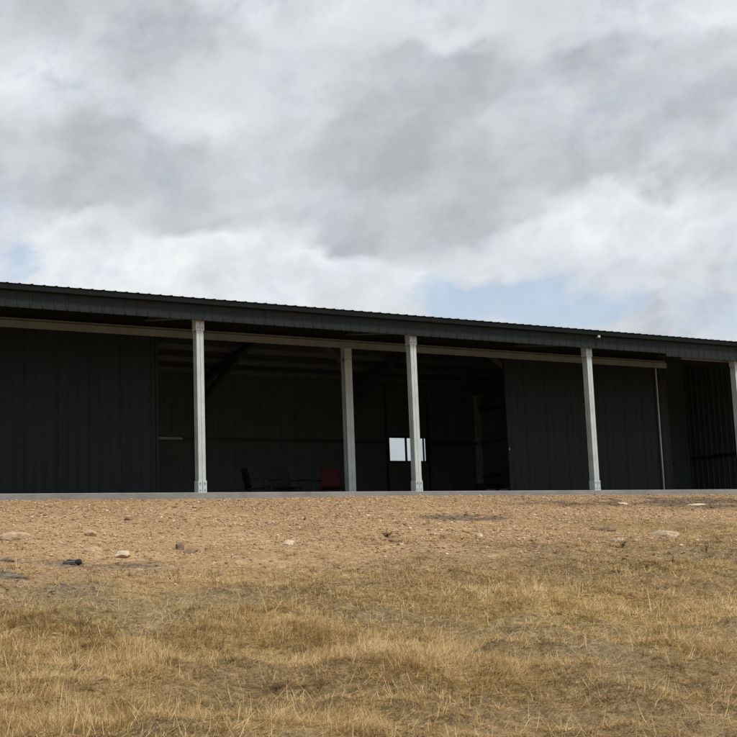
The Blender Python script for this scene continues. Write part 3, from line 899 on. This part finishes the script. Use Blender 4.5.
rock('small dark stone in the middle of the gravel, left of the green weed', -1.15, -8.6, 0.06, 0.05, 0.035, BROWN, 17, 0.3)

# charred log by the burnt patch
LX, LY = -5.64, -9.60
LS = 0.42
lg = thing('charred_log', 'short charred black log lying on the burnt ground at left', 'log', (LX, LY, gz(LX, LY)), R(-24))
CH = mat_simple('charcoal', (0.012, 0.012, 0.013), 0.9, 0.4, 20)
ASH = mat_simple('grey_ash_wood', (0.085, 0.078, 0.07), 0.9, 0.35, 14)
lg.scale = (LS, LS, LS)
m = MB()
pts = [(-0.16 + 0.045 * i, 0.012 * math.sin(i * 1.7), 0.055 + 0.012 * math.sin(i * 0.9)) for i in range(9)]
m.tube(pts, [0.045, 0.058, 0.063, 0.061, 0.066, 0.069, 0.072, 0.074, 0.068], 14)
m.build('charred_wood', CH, lg)
m = MB(); m.prism([(0, -0.06), (0.02, -0.052), (0.034, 0.0), (0.022, 0.035), (0, 0.03)], (-0.22, -0.07, 0.055), (0.07, -0.078, 0.06), (0, -1, 0.1), (0, 0.1, 1))
m.build('ashy_bark', ASH, lg)

# ------------------------------------------------------------------ weeds
def weed(label, x, y, n, h, cols, seed, spread=0.6, group=None, leafw=0.016):
    g = np.random.default_rng(seed)
    t = thing('weed', label, 'weed', (x, y, gz(x, y) - 0.01), 0, group)
    ms, ml = MB(), MB()
    for i in range(n):
        az = g.uniform(0, 6.28); L = h * g.uniform(0.55, 1.0); le = spread * g.uniform(0.2, 1)
        d = Vector((math.cos(az), math.sin(az), 0)); pts = []
        for k in range(5):
            u = k / 4; pts.append(d * (le * L * u ** 1.4) + Vector((0, 0, L * u * (1 - 0.3 * le * u))))
        ms.tube(pts, [0.0035, 0.003, 0.0026, 0.002, 0.0012], 4)
        for k in range(7):
            u = g.uniform(0.2, 1); p = pts[int(u * 3.99)]
            a2 = g.uniform(0, 6.28); q = Vector((math.cos(a2), math.sin(a2), g.uniform(-0.1, 0.8))).normalized()
            s_ = q.cross(Vector((0, 0, 1))).normalized() * leafw * g.uniform(0.6, 1.2); LL = leafw * g.uniform(2.2, 4)
            ml.add([p, p + q * LL * 0.5 + s_, p + q * LL, p + q * LL * 0.5 - s_], [(0, 1, 2, 3)])
    ms.build('stem', mat_simple('weed_stem', cols[0], 0.8), t)
    ml.build('foliage', mat_simple('weed_leaf', cols[1], 0.8, 0.4, 25), t)
weed('low green weed alone on the open gravel', -0.92, -8.1, 16, 0.15, ((0.14, 0.11, 0.05), (0.10, 0.095, 0.035)), 3, 1.4, None, 0.010)
weed('grey-green weed with a tall thin stalk near the whitish rock', 1.72, -9.75, 12, 0.24, ((0.24, 0.19, 0.10), (0.20, 0.135, 0.065)), 4, 0.7, None, 0.009)
weed('dark upright weed in the grass at the right edge', 2.2, -10.75, 9, 0.24, ((0.24, 0.19, 0.10), (0.20, 0.155, 0.07)), 6, 0.4, None, 0.008)

# ------------------------------------------------------------------ dry grass
def blades(x, y, L, W, az, lean, curl, tone, z0=None):
    """ribbon blades with four cross-sections: returns coordinates and quad faces"""
    n = len(x)
    z = ground_h(x, y) - 0.006 if z0 is None else z0
    dx, dy = np.cos(az), np.sin(az)
    px, py = -dy, dx
    us = (0.0, 0.36, 0.70, 1.0)
    rows = []
    for u in us:
        th = np.clip(lean + curl * u, 0, 2.6)             # angle from vertical, growing to the tip
        th_m = lean + curl * u * 0.5
        hor = L * u * np.sin(th_m); ver = L * u * np.cos(th_m)
        ver = np.maximum(ver, 0.004 + 0.01 * u)
        w = W * (1 - 0.82 * u ** 1.5) * 0.5
        cx, cy, cz = x + dx * hor, y + dy * hor, z + ver
        rows.append(np.stack([cx - px * w, cy - py * w, cz], -1)); rows.append(np.stack([cx + px * w, cy + py * w, cz + 0.25 * w], -1))
    co = np.stack(rows, 1).reshape(-1, 3)
    b = (np.arange(n) * 8)[:, None, None]
    f = (np.array([(0, 1, 3, 2), (2, 3, 5, 4), (4, 5, 7, 6)])[None] + b).reshape(-1, 4)
    return co, f, np.repeat(tone, 8)

def grass_stuff():
    g = np.random.default_rng(99)
    parts = []
    A0, A1 = 5, 58
    def dens(x, y):
        gm = gravel_mask(x, y); br = bare_mask(x, y); gd = gold_mask(x, y); dk = dark_mask(x, y)
        p = fbm(x * 1.9, y * 1.9, 81, 4)
        return np.clip((0.22 + 1.1 * sstep(0.30, 0.62, p)) * (1 - 0.80 * br) + 0.40 * gd, 0, 1) * np.clip(1.05 - gm * 1.06, 0.0, 1) * (1 - 0.7 * dk), gd, br
    def mat_of(n, r0, r1, seed, Lm, Wm):
        x, y, r = wedge(n, r0, r1, A0, A1, seed)
        d, gd, br = dens(x, y)
        k = g.random(len(x)) < d
        x, y, r, gd, br = x[k], y[k], r[k], gd[k], br[k]; m = len(x)
        zone = 0.5 * fbm(x * 0.8, y * 0.8, 91) + 0.5 * fbm(x * 3.2, y * 3.2, 92)
        L = Lm * np.exp(g.normal(0, 0.35, m)) * (0.6 + 1.0 * gd) * (1 - 0.45 * br) * (0.75 + 0.5 * zone)
        W = Wm * g.uniform(0.7, 1.4, m) * np.clip(r / 9, 0.8, 1.7)
        flow = fbm(x * 0.7, y * 0.7, 95) * 9.0
        az = np.where(g.random(m) < 0.5, flow + g.normal(0, 0.8, m), g.uniform(0, 6.283, m))
        lean = np.clip(g.normal(1.15, 0.40, m) - 0.12 * gd + 0.2 * br, 0.05, 1.57)
        curl = g.uniform(-0.6, 1.5, m)
        tone = np.clip(g.normal(0.42, 0.17, m) + 0.28 * gd - 0.22 * br + 1.25 * (zone - 0.5), 0, 1)
        parts.append(blades(x, y, L, W, az, lean, curl, tone))
    mat_of(300000, 4.4, 9.5, 201, 0.054, 0.0032)
    mat_of(300000, 9.5, 18.5, 202, 0.048, 0.0042)
    mat_of(120000, 18.5, 25, 203, 0.060, 0.0050)
    # sparse tufts running up into the gravel
    # tussocks
    def tussocks(n, r0, r1, seed, per):
        x, y, r = wedge(n, r0, r1, A0, A1, seed)
        d, gd, br = dens(x, y)
        k = g.random(n) < np.clip(d * (0.25 + 0.95 * gd), 0, 1)
        x, y, r, gd, br = x[k], y[k], r[k], gd[k], br[k]; m = len(x)
        sz = g.uniform(0.55, 1.25, m) * (0.7 + 0.5 * gd); tn = np.clip(g.normal(0.47, 0.20, m) + 0.15 * gd - 0.1 * br, 0, 1)
        X = np.repeat(x, per); Y = np.repeat(y, per); S = np.repeat(sz, per); Tn = np.repeat(tn, per); Rr = np.repeat(r, per); q = len(X)
        az = g.uniform(0, 6.283, q); off = 0.05 * S * g.random(q) ** 0.7
        az2 = az + g.normal(0, 0.5, q)
        L = 0.105 * S * g.uniform(0.4, 1.3, q); W = 0.0034 * g.uniform(0.7, 1.4, q) * np.clip(Rr / 9, 0.8, 1.6)
        lean = np.clip(0.45 + 0.75 * (off / 0.06) + g.normal(0, 0.35, q), 0.03, 1.45); curl = g.uniform(-0.2, 1.8, q)
        parts.append(blades(X + off * np.cos(az), Y + off * np.sin(az), L, W, az2, lean, curl, np.clip(Tn + g.normal(0, 0.12, q), 0, 1)))
    def tufts(n, r0, r1, seed, per):
        # lone dry tufts coming up through the gravel
        x, y, r = wedge(n, r0, r1, A0, A1, seed)
        k = (y < -5.5) & (gravel_mask(x, y) > 0.3); x, y = x[k], y[k]; m = len(x)
        X = np.repeat(x, per); Y = np.repeat(y, per); q = len(X); S = np.repeat(g.uniform(0.5, 1.2, m), per)
        az = g.uniform(0, 6.283, q); off = 0.06 * S * g.random(q)
        parts.append(blades(X + off * np.cos(az), Y + off * np.sin(az), 0.11 * S * g.uniform(0.4, 1.2, q), 0.005 * g.uniform(0.7, 1.3, q), az,
                            np.clip(g.normal(0.6, 0.35, q), 0.05, 1.4), g.uniform(0, 1.2, q), np.clip(g.normal(0.48, 0.16, q), 0, 1)))
    tussocks(2600, 4.4, 9.5, 301, 46)
    tussocks(5000, 9.5, 18.5, 302, 34)
    tussocks(3200, 16, 25, 303, 30)
    tufts(150, 11, 20, 304, 26)
    # bleached straws, bent over or lying on top
    x, y, r = wedge(52000, 4.4, 13, A0, A1, 401)
    d, gd, br = dens(x, y); k = g.random(len(x)) < (0.42 + 0.5 * d) * (gravel_mask(x, y) < 0.5)
    x, y, r = x[k], y[k], r[k]; m = len(x)
    parts.append(blades(x, y, g.uniform(0.05, 0.11 + 0.14 * g.random(m), m), 0.0028 * g.uniform(0.8, 1.5, m), g.uniform(0, 6.283, m),
                        np.clip(g.normal(1.2, 0.38, m), 0.1, 1.57), g.uniform(-0.8, 1.3, m), np.clip(g.normal(0.72, 0.15, m), 0, 1)))
    x, y, r = wedge(110000, 4.4, 16, A0, A1, 402)
    d, gd, br = dens(x, y); k = (gravel_mask(x, y) < 0.25 + 0.5 * g.random(len(x)))
    x, y, r = x[k], y[k], r[k]; m = len(x)
    parts.append(blades(x, y, g.uniform(0.02, 0.075, m), 0.0030 * g.uniform(0.7, 1.5, m) * np.clip(r / 8, 0.9, 1.7), g.uniform(0, 6.283, m),
                        np.clip(g.normal(1.42, 0.2, m), 0.6, 1.58), g.uniform(-0.4, 0.4, m), np.clip(g.normal(0.34, 0.2, m), 0, 1)))
    off = 0; cs, fs, ts = [], [], []
    for c, f, t_ in parts:
        cs.append(c); fs.append(f + off); ts.append(t_); off += len(c)
    co = np.concatenate(cs); f = np.concatenate(fs); tn = np.concatenate(ts)
    me = mesh_from_np('dry_grass', co, f)
    a = me.attributes.new('tone', 'FLOAT', 'POINT'); a.data.foreach_set('value', tn.astype(np.float32))
    me.materials.append(mat_tone('dry_grass', [(0.0, (0.085, 0.057, 0.028)), (0.25, (0.225, 0.146, 0.065)), (0.5, (0.40, 0.268, 0.113)), (0.75, (0.54, 0.385, 0.180)), (1.0, (0.68, 0.54, 0.33))], 0.8, 0.25, 0.2))
    me.shade_smooth()
    o = bpy.data.objects.new('dry_grass', me); COL.objects.link(o)
    tag(o, 'dry golden and brown grass covering the slope below the gravel', 'grass', kind='stuff')
    print('blades', len(co) // 8)
grass_stuff()
